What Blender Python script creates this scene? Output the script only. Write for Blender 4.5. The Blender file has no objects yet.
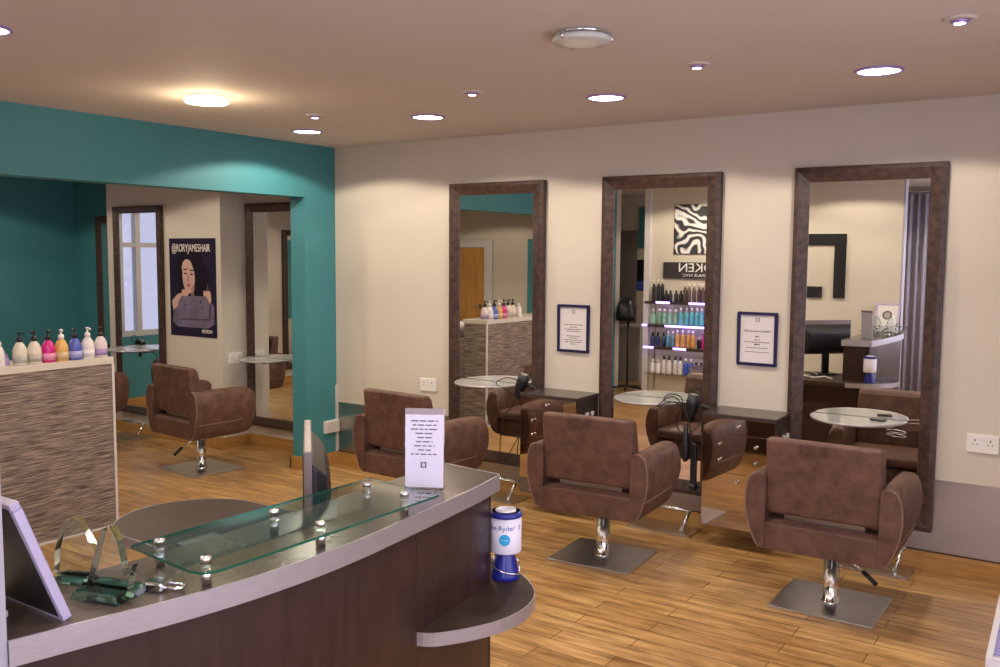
import bpy, bmesh, math, random
from math import sin, cos, pi, radians
from mathutils import Vector, Matrix
random.seed(7)
S = bpy.context.scene
COL = S.collection
HC = 2.45
CAMX, CAMY, CAMZ = 5.0312, -5.1837, 1.6452

# ------------------------------------------------------------------ materials
def nodes(name):
    m = bpy.data.materials.new(name); m.use_nodes = True
    nt = m.node_tree; b = nt.nodes['Principled BSDF']
    return m, nt, b
def setc(b, c, rough=.5, metal=0, spec=.5):
    b.inputs['Base Color'].default_value = (*c, 1)
    b.inputs['Roughness'].default_value = rough
    b.inputs['Metallic'].default_value = metal
    b.inputs['Specular IOR Level'].default_value = spec
def mat(name, c, rough=.5, metal=0, spec=.5, noise=0, scale=8, bump=0, stretch=None, rvar=0):
    m, nt, b = nodes(name); setc(b, c, rough, metal, spec)
    if noise or bump or rvar:
        tc = nt.nodes.new('ShaderNodeTexCoord'); mp = nt.nodes.new('ShaderNodeMapping')
        mp.inputs['Scale'].default_value = stretch or (1, 1, 1)
        nz = nt.nodes.new('ShaderNodeTexNoise'); nz.inputs['Scale'].default_value = scale
        nz.inputs['Detail'].default_value = 6; nz.inputs['Roughness'].default_value = .6
        nt.links.new(tc.outputs['Object'], mp.inputs['Vector']); nt.links.new(mp.outputs['Vector'], nz.inputs['Vector'])
        if noise:
            r = nt.nodes.new('ShaderNodeValToRGB')
            r.color_ramp.elements[0].position = .3; r.color_ramp.elements[1].position = .7
            r.color_ramp.elements[0].color = (*[max(0, v*(1-noise)) for v in c], 1)
            r.color_ramp.elements[1].color = (*[min(1, v*(1+noise)) for v in c], 1)
            nt.links.new(nz.outputs['Fac'], r.inputs['Fac']); nt.links.new(r.outputs['Color'], b.inputs['Base Color'])
        if bump:
            bp = nt.nodes.new('ShaderNodeBump'); bp.inputs['Strength'].default_value = bump; bp.inputs['Distance'].default_value = .01
            nt.links.new(nz.outputs['Fac'], bp.inputs['Height']); nt.links.new(bp.outputs['Normal'], b.inputs['Normal'])
        if rvar:
            mr = nt.nodes.new('ShaderNodeMapRange'); mr.inputs['To Min'].default_value = max(0, rough-rvar); mr.inputs['To Max'].default_value = rough+rvar
            nt.links.new(nz.outputs['Fac'], mr.inputs['Value']); nt.links.new(mr.outputs['Result'], b.inputs['Roughness'])
    return m
def emis(name, c, s):
    m, nt, b = nodes(name); setc(b, c, .5)
    b.inputs['Emission Color'].default_value = (*c, 1); b.inputs['Emission Strength'].default_value = s
    return m
def thin_glass(name, tint, refl=.08, rough=.0, sheen_mix=0):
    m = bpy.data.materials.new(name); m.use_nodes = True; nt = m.node_tree; nt.nodes.clear()
    o = nt.nodes.new('ShaderNodeOutputMaterial'); t = nt.nodes.new('ShaderNodeBsdfTransparent')
    t.inputs['Color'].default_value = (*tint, 1)
    g = nt.nodes.new('ShaderNodeBsdfGlossy'); g.inputs['Roughness'].default_value = rough
    f = nt.nodes.new('ShaderNodeFresnel'); f.inputs['IOR'].default_value = 1.5
    a = nt.nodes.new('ShaderNodeMath'); a.operation = 'ADD'; a.inputs[1].default_value = refl; a.use_clamp = True
    mx = nt.nodes.new('ShaderNodeMixShader')
    ge = nt.nodes.new('ShaderNodeNewGeometry'); mr = nt.nodes.new('ShaderNodeMapRange')
    mr.inputs['To Min'].default_value = 1.5; mr.inputs['To Max'].default_value = 1/1.5
    nt.links.new(ge.outputs['Backfacing'], mr.inputs['Value']); nt.links.new(mr.outputs['Result'], f.inputs['IOR'])
    nt.links.new(f.outputs[0], a.inputs[0]); nt.links.new(a.outputs[0], mx.inputs[0])
    nt.links.new(t.outputs[0], mx.inputs[1]); nt.links.new(g.outputs[0], mx.inputs[2]); nt.links.new(mx.outputs[0], o.inputs[0])
    if sheen_mix:
        df = nt.nodes.new('ShaderNodeBsdfDiffuse'); df.inputs['Color'].default_value = (.80, .82, .80, 1)
        m2 = nt.nodes.new('ShaderNodeMixShader'); m2.inputs[0].default_value = sheen_mix
        nt.links.new(mx.outputs[0], m2.inputs[1]); nt.links.new(df.outputs[0], m2.inputs[2]); nt.links.new(m2.outputs[0], o.inputs[0])
    return m

M = {}
M['cream'] = mat('cream_paint', (.585, .53, .445), .75, noise=.02, scale=3)
M['teal'] = mat('teal_paint', (.048, .225, .258), .6, noise=.03, scale=3)
M['ceil'] = mat('ceiling_paint', (.62, .555, .50), .8, noise=.02, scale=2)
M['white'] = mat('white_plastic', (.75, .74, .70), .4)
M['whitepaint'] = mat('white_gloss_paint', (.60, .58, .58), .35)
M['black'] = mat('black_plastic', (.012, .012, .014), .35)
M['blackgloss'] = mat('black_gloss', (.01, .01, .012), .12)
M['hole'] = mat('socket_slot', (.02, .02, .02), .6)
M['chrome'] = mat('chrome', (.80, .80, .80), .12, 1)
M['steel'] = mat('brushed_steel', (.46, .43, .40), .30, 1, noise=.06, scale=2, rvar=.06)
M['platesteel'] = mat('base_plate_steel', (.60, .59, .57), .30, 1, noise=.08, scale=12, rvar=.06)
M['bandsteel'] = mat('edge_band_aluminium', (.44, .41, .43), .38, .7, noise=.06, scale=30, stretch=(1, 1, 6))
M['leather'] = mat('brown_leather', (.112, .057, .040), .50, 0, .35, noise=.42, scale=14, bump=.12)
M['leatherpipe'] = mat('leather_piping', (.21, .13, .10), .45)
M['frame'] = mat('mottled_brown_frame', (.050, .025, .018), .45, noise=.75, scale=26, bump=.1)
M['mirror'] = mat('mirror_silver', (.90, .90, .87), .0, 1)
M['mirroredge'] = mat('mirror_bevel_edge', (.75, .74, .66), .15, .8)
M['bronze'] = mat('bronze_mirror_glass', (.60, .51, .43), .04, 1)
M['cabdark'] = mat('dark_cabinet', (.040, .028, .024), .3)
M['cabtop'] = mat('dark_cabinet_top', (.055, .040, .036), .22, noise=.15, scale=10)
M['counter'] = mat('counter_laminate', (.090, .066, .055), .26, noise=.18, scale=6, rvar=.05)
M['tabletop'] = mat('worktop_laminate', (.044, .026, .019), .5, 0, .18, noise=.2, scale=7)
M['wenge'] = mat('dark_wenge_panel', (.032, .014, .012), .34, noise=.35, scale=5, stretch=(7, 7, .8))
M['clear'] = thin_glass('clear_glass', (.93, .97, .95), .03)
M['tintglass'] = thin_glass('green_tinted_glass', (.86, .92, .89), .06)
M['shelfglass'] = thin_glass('station_shelf_glass', (.86, .91, .89), .15, .05, .28)  # pale ceiling reflection on the shelves mixed in as white diffuse
M['pane'] = thin_glass('window_glass', (.95, .96, .98), .02)
M['acrylic'] = thin_glass('clear_acrylic', (.93, .93, .94), .03)
M['edgeglass'] = mat('green_glass_edge', (.008, .085, .05), .12)
M['paper'] = mat('white_paper', (.66, .63, .76), .6)
M['paperwarm'] = mat('printed_paper', (.64, .60, .60), .55)
M['ink'] = mat('printed_ink', (.09, .08, .10), .6)
M['navy'] = mat('navy_frame', (.012, .010, .055), .3)
M['skirt'] = mat('oiled_pine', (.42, .22, .06), .4, noise=.2, scale=6, stretch=(1, 1, 8))
M['skirtgap'] = mat('dark_gap_bead', (.06, .03, .015), .5)
M['door'] = mat('oak_door', (.50, .25, .06), .4, noise=.2, scale=4, stretch=(6, 6, .6))
M['disc'] = emis('downlight_disc', (1, .93, 1), 9)
M['drumlit'] = emis('lit_frosted_glass', (1, .88, .66), 4)
M['drum'] = mat('frosted_glass', (.62, .64, .58), .25)
M['lilac'] = mat('lilac_fringe_trim', (.42, .30, .72), .3, .4)
M['bulb'] = emis('eyeball_bulb', (.85, .72, 1), 7)
M['led'] = emis('led_strip', (.40, .22, 1), 6)
M['curtain'] = mat('lavender_curtain', (.42, .40, .48), .8, noise=.05, scale=5)
M['blue'] = mat('cobalt_plastic', (.015, .02, .22), .3)
M['tinwhite'] = mat('tin_label', (.72, .69, .76), .4)
M['cyan'] = mat('cyan_print', (.02, .36, .66), .5)
M['bluetext'] = mat('blue_handwriting', (.02, .06, .35), .5)
M['orange'] = mat('brick_pillar', (.42, .26, .14), .8, noise=.25, scale=20)

def brickfloor():
    m, nt, b = nodes('oak_plank_floor'); setc(b, (.5, .3, .12), .3)
    L = nt.links.new; N = nt.nodes.new
    tc = N('ShaderNodeTexCoord')
    br = N('ShaderNodeTexBrick'); br.offset = .37; br.offset_frequency = 2; br.squash = 1
    br.inputs['Scale'].default_value = 1; br.inputs['Brick Width'].default_value = .85; br.inputs['Row Height'].default_value = .105
    br.inputs['Mortar Size'].default_value = .0022; br.inputs['Mortar Smooth'].default_value = .3
    br.inputs['Color1'].default_value = (.44, .255, .092, 1); br.inputs['Color2'].default_value = (.58, .365, .15, 1)
    br.inputs['Mortar'].default_value = (.08, .035, .012, 1); br.inputs['Bias'].default_value = 0
    L(tc.outputs['Object'], br.inputs['Vector'])
    mp = N('ShaderNodeMapping'); mp.inputs['Scale'].default_value = (1.1, 9, 1); L(tc.outputs['Object'], mp.inputs['Vector'])
    n1 = N('ShaderNodeTexNoise'); n1.inputs['Scale'].default_value = 3; n1.inputs['Detail'].default_value = 8; n1.inputs['Roughness'].default_value = .65
    L(mp.outputs['Vector'], n1.inputs['Vector'])
    r1 = N('ShaderNodeValToRGB'); r1.color_ramp.elements[0].position = .33; r1.color_ramp.elements[0].color = (.36, .29, .23, 1)
    r1.color_ramp.elements[1].position = .62; r1.color_ramp.elements[1].color = (1.12, 1.1, 1.05, 1); L(n1.outputs['Fac'], r1.inputs['Fac'])
    mx = N('ShaderNodeMixRGB'); mx.blend_type = 'MULTIPLY'; mx.inputs[0].default_value = .85
    L(br.outputs['Color'], mx.inputs[1]); L(r1.outputs['Color'], mx.inputs[2])
    n2 = N('ShaderNodeTexNoise'); n2.inputs['Scale'].default_value = 1.6; n2.inputs['Detail'].default_value = 5; L(tc.outputs['Object'], n2.inputs['Vector'])
    r2 = N('ShaderNodeValToRGB'); r2.color_ramp.elements[0].position = .35; r2.color_ramp.elements[0].color = (.78, .70, .62, 1)
    r2.color_ramp.elements[1].position = .65; r2.color_ramp.elements[1].color = (1.05, 1.05, 1.05, 1); L(n2.outputs['Fac'], r2.inputs['Fac'])
    m2 = N('ShaderNodeMixRGB'); m2.blend_type = 'MULTIPLY'; m2.inputs[0].default_value = .8
    L(mx.outputs[0], m2.inputs[1]); L(r2.outputs['Color'], m2.inputs[2]); L(m2.outputs[0], b.inputs['Base Color'])
    mr = N('ShaderNodeMapRange'); mr.inputs['To Min'].default_value = .22; mr.inputs['To Max'].default_value = .46
    L(n1.outputs['Fac'], mr.inputs['Value']); L(mr.outputs['Result'], b.inputs['Roughness'])
    bp = N('ShaderNodeBump'); bp.inputs['Strength'].default_value = .25; bp.inputs['Distance'].default_value = .004
    L(n1.outputs['Fac'], bp.inputs['Height']); L(bp.outputs['Normal'], b.inputs['Normal'])
    return m
M['floor'] = brickfloor()

def weave():
    m, nt, b = nodes('woven_stone_laminate'); setc(b, (.2, .16, .13), .6)
    L = nt.links.new; N = nt.nodes.new
    tc = N('ShaderNodeTexCoord'); mp = N('ShaderNodeMapping'); mp.inputs['Scale'].default_value = (3.2, 3.2, 85); L(tc.outputs['Object'], mp.inputs['Vector'])
    nz = N('ShaderNodeTexNoise'); nz.inputs['Scale'].default_value = 2.2; nz.inputs['Detail'].default_value = 7; nz.inputs['Roughness'].default_value = .6; nz.inputs['Distortion'].default_value = .4
    L(mp.outputs['Vector'], nz.inputs['Vector'])
    r = N('ShaderNodeValToRGB'); e = r.color_ramp.elements
    e[0].position = .36; e[0].color = (.050, .036, .030, 1); e[1].position = .64; e[1].color = (.40, .33, .27, 1)
    k = e.new(.5); k.color = (.19, .15, .125, 1)
    L(nz.outputs['Fac'], r.inputs['Fac']); L(r.outputs['Color'], b.inputs['Base Color'])
    bp = N('ShaderNodeBump'); bp.inputs['Strength'].default_value = .4; bp.inputs['Distance'].default_value = .01
    L(nz.outputs['Fac'], bp.inputs['Height']); L(bp.outputs['Normal'], b.inputs['Normal'])
    return m
M['weave'] = weave()

def swirl():
    m, nt, b = nodes('curly_hair_print'); setc(b, (.5, .5, .5), .5)
    L = nt.links.new; N = nt.nodes.new
    tc = N('ShaderNodeTexCoord'); w = N('ShaderNodeTexWave'); w.wave_type = 'RINGS'
    w.inputs['Scale'].default_value = 1.6; w.inputs['Distortion'].default_value = 26; w.inputs['Detail'].default_value = 1.5; w.inputs['Detail Scale'].default_value = 2.2
    r = N('ShaderNodeValToRGB'); r.color_ramp.elements[0].position = .35; r.color_ramp.elements[0].color = (.03, .03, .04, 1)
    r.color_ramp.elements[1].position = .8; r.color_ramp.elements[1].color = (.7, .69, .68, 1)
    L(tc.outputs['Object'], w.inputs['Vector']); L(w.outputs['Fac'], r.inputs['Fac']); L(r.outputs['Color'], b.inputs['Base Color'])
    return m
M['swirl'] = swirl()

# ------------------------------------------------------------------ mesh helpers
class MB:
    def __init__(s): s.v = []; s.f = []; s.m = []; s.sm = []
    def add(s, vs, fs, mi=0, sm=False):
        o = len(s.v); s.v += [tuple(v) for v in vs]
        for f in fs: s.f.append([o+i for i in f]); s.m.append(mi); s.sm.append(sm)
        return s
    def box(s, x0, x1, y0, y1, z0, z1, mi=0):
        v = [(x, y, z) for z in (z0, z1) for y in (y0, y1) for x in (x0, x1)]
        return s.add(v, [(0, 2, 3, 1), (4, 5, 7, 6), (0, 1, 5, 4), (2, 6, 7, 3), (0, 4, 6, 2), (1, 3, 7, 5)], mi)
    def prism(s, poly, z0, z1, mi=0, side=None, sm=False):
        n = len(poly); v = [(x, y, z0) for x, y in poly]+[(x, y, z1) for x, y in poly]
        s.add(v, [list(range(n))[::-1], list(range(n, 2*n))], mi)
        s.add(v, [(i, (i+1) % n, n+(i+1) % n, n+i) for i in range(n)], mi if side is None else side, sm)
        return s
    def loft(s, rings, mi=0, sm=True, cap=True):
        n = len(rings[0]); v = [p for r in rings for p in r]; fs = []
        for k in range(len(rings)-1):
            for i in range(n): fs.append((k*n+i, k*n+(i+1) % n, (k+1)*n+(i+1) % n, (k+1)*n+i))
        s.add(v, fs, mi, sm)
        if cap:
            s.add(rings[0], [list(range(n))[::-1]], mi); s.add(rings[-1], [list(range(n))], mi)
        return s
    def lathe(s, prof, c=(0, 0, 0), seg=24, mi=0, axis='z', sm=True):
        rings = []
        for r, h in prof:
            ring = []
            for i in range(seg):
                a = 2*pi*i/seg; x, y = r*cos(a), r*sin(a)
                p = {'z': (x, y, h), 'y': (x, h, -y), 'x': (h, x, y)}[axis]
                ring.append((c[0]+p[0], c[1]+p[1], c[2]+p[2]))
            rings.append(ring)
        return s.loft(rings, mi, sm)
    def tube(s, pts, r, seg=8, mi=0):
        pts = [Vector(p) for p in pts]; rings = []; up = Vector((0, 0, 1)); prev = None
        for i, p in enumerate(pts):
            t = (pts[min(i+1, len(pts)-1)]-pts[max(i-1, 0)]).normalized()
            if prev is None:
                a = t.cross(up)
                if a.length < .1: a = t.cross(Vector((1, 0, 0)))
            else: a = prev-t*prev.dot(t)
            a.normalize(); prev = a; b = t.cross(a)
            rings.append([tuple(p+a*r*cos(2*pi*k/seg)+b*r*sin(2*pi*k/seg)) for k in range(seg)])
        return s.loft(rings, mi, True)
    def build(s, name, mats, parent=None, bevel=0, loc=None, rot=None, seg=2):
        me = bpy.data.meshes.new(name); me.from_pydata(s.v, [], s.f)
        if not isinstance(mats, (list, tuple)): mats = [mats]
        for m in mats: me.materials.append(m)
        for p, mi, sm in zip(me.polygons, s.m, s.sm): p.material_index = mi; p.use_smooth = sm
        bm = bmesh.new(); bm.from_mesh(me); bmesh.ops.remove_doubles(bm, verts=bm.verts, dist=1e-5)
        bmesh.ops.recalc_face_normals(bm, faces=bm.faces); bm.to_mesh(me); bm.free()
        o = bpy.data.objects.new(name, me); COL.objects.link(o)
        if parent: o.parent = parent
        if loc: o.location = loc
        if rot: o.rotation_euler = rot
        if bevel:
            b = o.modifiers.new('bevel', 'BEVEL'); b.width = bevel; b.segments = seg; b.limit_method = 'ANGLE'; b.angle_limit = radians(40)
        return o
def bx(name, m, a, parent=None, bevel=0): return MB().box(*a).build(name, m, parent, bevel)
def tag(o, label=None, cat=None, group=None, kind=None):
    if label: o['label'] = label
    if cat: o['category'] = cat
    if group: o['group'] = group
    if kind: o['kind'] = kind
    return o
def thing(name, label, cat, loc=(0, 0, 0), rz=0, group=None):
    o = bpy.data.objects.new(name, None); COL.objects.link(o); o.location = loc; o.rotation_euler = (0, 0, rz)
    return tag(o, label, cat, group)
def struct(o): o['kind'] = 'structure'; return o
def copy_tree(o, parent=None):
    c = o.copy(); COL.objects.link(c); c.parent = parent
    for ch in list(o.children): copy_tree(ch, c)
    return c
def text(name, body, size, m, parent, loc, rot, align='CENTER', sx=1, ext=.0004):
    cu = bpy.data.curves.new(name, 'FONT'); cu.body = body; cu.size = size; cu.align_x = align; cu.align_y = 'CENTER'; cu.extrude = ext
    t = bpy.data.objects.new('tmp_text', cu); COL.objects.link(t)
    dg = bpy.context.evaluated_depsgraph_get(); dg.update()
    me = bpy.data.meshes.new_from_object(t.evaluated_get(dg)); bpy.data.objects.remove(t)
    me.materials.clear(); me.materials.append(m)
    o = bpy.data.objects.new(name, me); COL.objects.link(o); o.parent = parent; o.location = loc; o.rotation_euler = rot; o.scale = (sx, 1, 1)
    return o
FRONT = (pi/2, 0, 0)       # reads from -y
BACK = (pi/2, 0, pi)       # reads from +y
def arc(cx, cy, r, a0, a1, n): return [(cx+r*cos(radians(a0+(a1-a0)*i/n)), cy+r*sin(radians(a0+(a1-a0)*i/n))) for i in range(n+1)]

# ------------------------------------------------------------------ the room
XL, XR, YB = -3.62, 5.95, -6.3
struct(bx('floor', M['floor'], (XL-.15, XR+.15, YB-.15, .3, -.05, 0)))
struct(bx('ceiling', M['ceil'], (XL-.15, XR+.15, YB-.15, .3, HC, HC+.1)))
struct(bx('wall_mirrors', M['cream'], (-.15, XR+.15, 0, .15, 0, HC)))
w = MB(); w.box(-.152, 0, -.318, 0, 0, HC); w.box(-.152, 0, -5.0, -.318, 2.06, HC); w.box(-.152, 0, -5.0, -4.75, 0, 2.06)
struct(w.build('wall_teal_opening', M['teal']))
struct(bx('wall_chimney_breast', M['cream'], (-2.69, -1.117, -.187, .3, 0, HC)))
struct(bx('wall_alcove_recess', M['cream'], (-1.117, -.15, .09, .24, 0, HC)))
struct(bx('wall_teal_recess', M['teal'], (XL, -2.69, .064, .24, 0, HC)))
# far left wall with the window opening
w = MB(); WY0, WY1, WZ0, WZ1 = -2.05, -.98, .75, 2.15
w.box(XL-.15, XL, WY1, .3, 0, HC); w.box(XL-.15, XL, YB, WY0, 0, HC); w.box(XL-.15, XL, WY0, WY1, 0, WZ0); w.box(XL-.15, XL, WY0, WY1, WZ1, HC)
struct(w.build('wall_left', M['teal']))
struct(bx('wall_alcove_rear', M['cream'], (XL, -.0, -5.12, -5.0, 0, HC)))
# rear wall with curtain window
w = MB(); RX0, RX1 = 3.3, 5.6
w.box(XL, RX0, YB-.15, YB, 0, HC); w.box(RX1, XR+.15, YB-.15, YB, 0, HC); w.box(RX0, RX1, YB-.15, YB, 0, .7); w.box(RX0, RX1, YB-.15, YB, 2.2, HC)
struct(w.build('wall_rear', M['cream']))
# right wall with an added window opening for light on the desk front
w = MB(); w.box(XR, XR+.15, -2.2, .15, 0, HC); w.box(XR, XR+.15, YB, -5.6, 0, HC); w.box(XR, XR+.15, -5.6, -2.2, 2.2, HC); w.box(XR, XR+.15, -5.6, -2.2, 0, .5)
struct(w.build('wall_right', M['cream']))
struct(bx('wall_product_display', [M['cream']], (.70, 3.424, -4.50, -4.3655, 0, HC)))
struct(bx('trim_1', mat('lilac_grey_paint', (.36, .34, .38), .5), (3.41, 3.427, -4.502, -4.3645, 0, HC)))
struct(bx('trim_2', M['whitepaint'], (.685, .75, -4.505, -4.31, 0, HC)))

def window(name, ax, plane, a0, a1, z0, z1, muls, rails):
    w = MB(); t = .06
    def b(u0, u1, za, zb, d=.035, mi=0):
        if ax == 'x': w.box(plane-d, plane+d, u0, u1, za, zb, mi)
        else: w.box(u0, u1, plane-d, plane+d, za, zb, mi)
    b(a0, a1, z0, z0+t); b(a0, a1, z1-t, z1); b(a0, a0+t, z0+t, z1-t); b(a1-t, a1, z0+t, z1-t)
    for u in muls: b(u-.03, u+.03, z0+t, z1-t)
    for r in rails: b(a0+t, a1-t, r-.025, r+.025, .03)
    o = w.build(name, M['whitepaint']); struct(o)
    g = MB()
    if ax == 'x': g.box(plane-.004, plane+.004, a0+t, a1-t, z0+t, z1-t)
    else: g.box(a0+t, a1-t, plane-.004, plane+.004, z0+t, z1-t)
    g.build('pane', M['pane'], o)
    return o
window('window_1', 'x', XL-.075, WY0, WY1, WZ0, WZ1, (-1.62, -1.22), (1.72,))
window('window_2', 'y', YB-.075, RX0, RX1, .7, 2.2, (4.05, 4.85), (1.75,))
window('added_window', 'x', XR+.075, -5.6, -2.2, .5, 2.2, (-4.45, -3.35), ())  # unseen window, added to let cool light onto the desk

# skirting boards and steel kick panel
def skirt(name, x0, x1, y0, y1):
    w = MB(); w.box(x0, x1, y0, y1, 0, .088)
    ix = .006
    w.box(x0+(0 if x1-x0 > y1-y0 else ix), x1-(0 if x1-x0 > y1-y0 else ix), y0+(ix if x1-x0 > y1-y0 else 0), y1, .088, .098)
    return struct(w.build(name, M['skirt'], bevel=.003))
skirt('baseboard_mirrors', 0.02, XR, -.02, 0)
skirt('baseboard_pier', 0, .02, -.338, 0)
skirt('baseboard_jamb', -.17, 0.0, -.338, -.318)
skirt('baseboard_pier_back', -.172, -.152, -.338, .07)
skirt('baseboard_breast', -2.71, -1.097, -.207, -.187)
skirt('baseboard_return', -1.117, -1.097, -.187, .07)
skirt('baseboard_recess', -1.097, -.172, .07, .09)
skirt('baseboard_left', XL, XL+.02, -5.0, .05)
w = MB()
for i in range(5):
    x0 = .022+i*1.19; w.box(x0, min(x0+1.186, XR), -.004, 0, .105, .489)
w.build('trim_3', M['steel']); struct(bpy.data.objects['trim_3'])
struct(bx('trim_4', M['skirtgap'], (.02, XR, -.010, 0, .098, .106)))
struct(bx('trim_5', M['whitepaint'], (.001, .016, -.016, -.001, .098, .62)))   # cable trunking in the corner
# architrave and oak door on the far wall of the alcove
struct(bx('door_1', M['door'], (-2.90, -2.03, -5.0, -4.975, 0, 1.74)))
w = MB(); w.box(-2.03, -1.91, -5.0, -4.965, 0, 1.84); w.box(-3.02, -2.90, -5.0, -4.965, 0, 1.84); w.box(-2.90, -2.03, -5.0, -4.965, 1.74, 1.84)
struct(w.build('trim_6', M['whitepaint'], bevel=.004))
hn = MB(); hn.lathe([(.025, -4.975), (.025, -4.965)], (-2.1, 0, .95), 12, axis='y'); hn.tube([(-2.1, -4.965, .95), (-2.1, -4.93, .95), (-2.2, -4.93, .95)], .008)
hn.build('door_handle', M['chrome'], bpy.data.objects['door_1'])
struct(bx('trim_7', M['teal'], (-1.36, -1.05, -5.0, -4.985, .6, 1.85)))
# a brick coloured pier outside the left window
tag(bx('brick_pillar', M['orange'], (-4.5, -4.2, -1.38, -1.02, -.2, 2.6)), 'pale brick pillar outside the alcove window, seen in the mirror', 'pillar')

# ------------------------------------------------------------------ standing mirrors
def mirror(x0, W, zb, zt, yw, fw, label, tilt=0, group=None):
    cx = x0+W/2; root = thing('wall_mirror', label, 'mirror', (cx, yw, zb), 0, group)
    H = zt-zb; h = W/2; t = .045; w = MB()
    def q(a, b, c, d, y0, y1):
        pass
    # mitred frame with a sloping inner face
    o_ = [(-h, 0), (h, 0), (h, H), (-h, H)]; i_ = [(-h+fw, fw), (h-fw, fw), (h-fw, H-fw), (-h+fw, H-fw)]
    mid = [(-h+fw*.3, fw*.3), (h-fw*.3, fw*.3), (h-fw*.3, H-fw*.3), (-h+fw*.3, H-fw*.3)]
    R = [[(x, -.001, z) for x, z in o_], [(x, -t+.004, z) for x, z in o_], [(x, -t-.004, z) for x, z in mid], [(x, -t+.012, z) for x, z in i_], [(x, -.001, z) for x, z in i_]]
    for k in range(4):
        for i in range(4):
            j = (i+1) % 4; w.add([R[k][i], R[k][j], R[k+1][j], R[k+1][i]], [(0, 1, 2, 3)])
    for i in range(4):
        j = (i+1) % 4; w.add([R[4][i], R[4][j], R[0][j], R[0][i]], [(0, 1, 2, 3)])
    w.build('frame', M['frame'], root)
    e = MB(); g = h-fw
    e.box(-g, g, 0, .006, -(H/2-fw), H/2-fw)
    e.build('mirror_glass', M['mirror'], root, loc=(0, -.026, H/2), rot=(0, 0, tilt))
    return root
mirror(1.131, .769, .211, 2.132, 0, .082, 'tall brown framed mirror on the cream wall nearest the teal pier')
mirror(2.328, .769, .211, 2.132, 0, .082, 'tall brown framed mirror in the middle of the cream wall, between the two notices', radians(.4))
mirror(3.521, .769, .211, 2.132, 0, .082, 'tall brown framed mirror at the right end of the cream wall, by the white socket', radians(.8))
mirror(-2.545, .683, .19, 2.05, -.187, .062, 'brown framed mirror on the cream chimney breast beside the portrait poster')
mirror(-1.09, .66, .182, 2.057, .09, .075, 'brown framed mirror in the cream recess just behind the teal pier')
mirror(-3.215, .60, .2, 1.985, .064, .07, 'brown framed mirror on the teal wall mostly hidden behind the chimney breast')

ml = mirror(-.3, .6, .19, 1.93, 0, .07, 'brown framed mirror on the window wall of the alcove, reflected behind the teal pier'); ml.location = (XL+.002, -2.95, .19); ml.rotation_euler = (0, 0, pi/2)
struct(bx('wall_left_cream', M['cream'], (XL-.01, XL+.0015, -5.0, -2.15, 0, HC)))
# glass shelves under the mirrors
def shelf(cx, yw, r, z, label):
    root = thing('glass_shelf', label, 'shelf', (cx, yw, z), 0)
    pts = [(r*cos(radians(a)), r*1.12*sin(radians(a))) for a in range(180, 361, 9)]
    MB().prism(pts, -.006, .004, 0).build('glass_top', M['shelfglass'], root)
    rim = [(x, y, -.001) for x, y in pts]
    MB().tube(rim, .0065, 8).build('rim', M['bandsteel'], root)
    b = MB(); b.box(-r*.6, r*.6, -.03, 0, -.03, -.007); b.box(-r*.45, -r*.45+.02, -.16, 0, -.022, -.007); b.box(r*.45-.02, r*.45, -.16, 0, -.022, -.007)
    b.build('bracket', M['cabdark'], root, .002)
    return root
shelf(1.505, -.047, .24, .775, 'half round glass shelf under the mirror nearest the teal pier')
shelf(2.705, -.047, .228, .775, 'half round glass shelf under the middle mirror, with coiled black cords')
shelf(3.905, -.047, .238, .782, 'half round glass shelf under the right hand mirror, holding a dark phone')
shelf(-2.22, -.234, .25, .785, 'half round glass shelf on the chimney breast mirror')
shelf(-.80, .043, .235, .765, 'half round glass shelf on the mirror behind the teal pier')

# drawer cabinets
def cabinet(x0, label):
    root = thing('drawer_cabinet', label, 'cabinet', (x0, 0, .12), 0)
    W, D, H = .41, .285, .625
    bx('body', M['cabdark'], (0, W, -D+.016, 0, 0, H), root)
    bx('top_panel', M['cabtop'], (-.004, W+.004, -D-.004, 0, H, H+.02), root, .002)
    def dr(xa, xb, za, zb, knobs):
        d = bx('drawer', M['bronze'], (xa+.0006, xb-.0006, -D-.002, -D+.016, za+.0008, zb-.0008), root, .0015)
        for kx, kz in knobs:
            MB().lathe([(.003, 0), (.003, -.008), (.010, -.012), (.008, -.022), (.002, -.025)], (kx, -D-.002, kz), 10, axis='y').build('knob', M['chrome'], d)
    dr(0, W, .535, H, [(W/2, .585)])
    dr(0, W, .315, .535, [(W*.25, .39), (W*.25, .48), (W*.75, .39), (W*.75, .48)])
    dr(0, W, 0, .315, [(W/2, .27)])
    s = MB().box(W, W+.006, -.20, -.06, H-.13, H-.045); s = s.build('socket', M['cabdark'], root, .002)
    for yy in (-.165, -.095):
        pl = MB()
        pl.box(W+.006, W+.016, yy-.014, yy+.014, H-.108, H-.084); pl.tube([(W+.012, yy, H-.11), (W+.012, yy+.006, H-.13)], .004)
        pl.build('plug', M['white'], root, .003)
    return root
cabinet(1.893, 'dark drawer cabinet with bronze mirrored front, between the left and middle mirrors')
cabinet(3.125, 'dark drawer cabinet with bronze mirrored front, between the middle and right mirrors')

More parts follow.
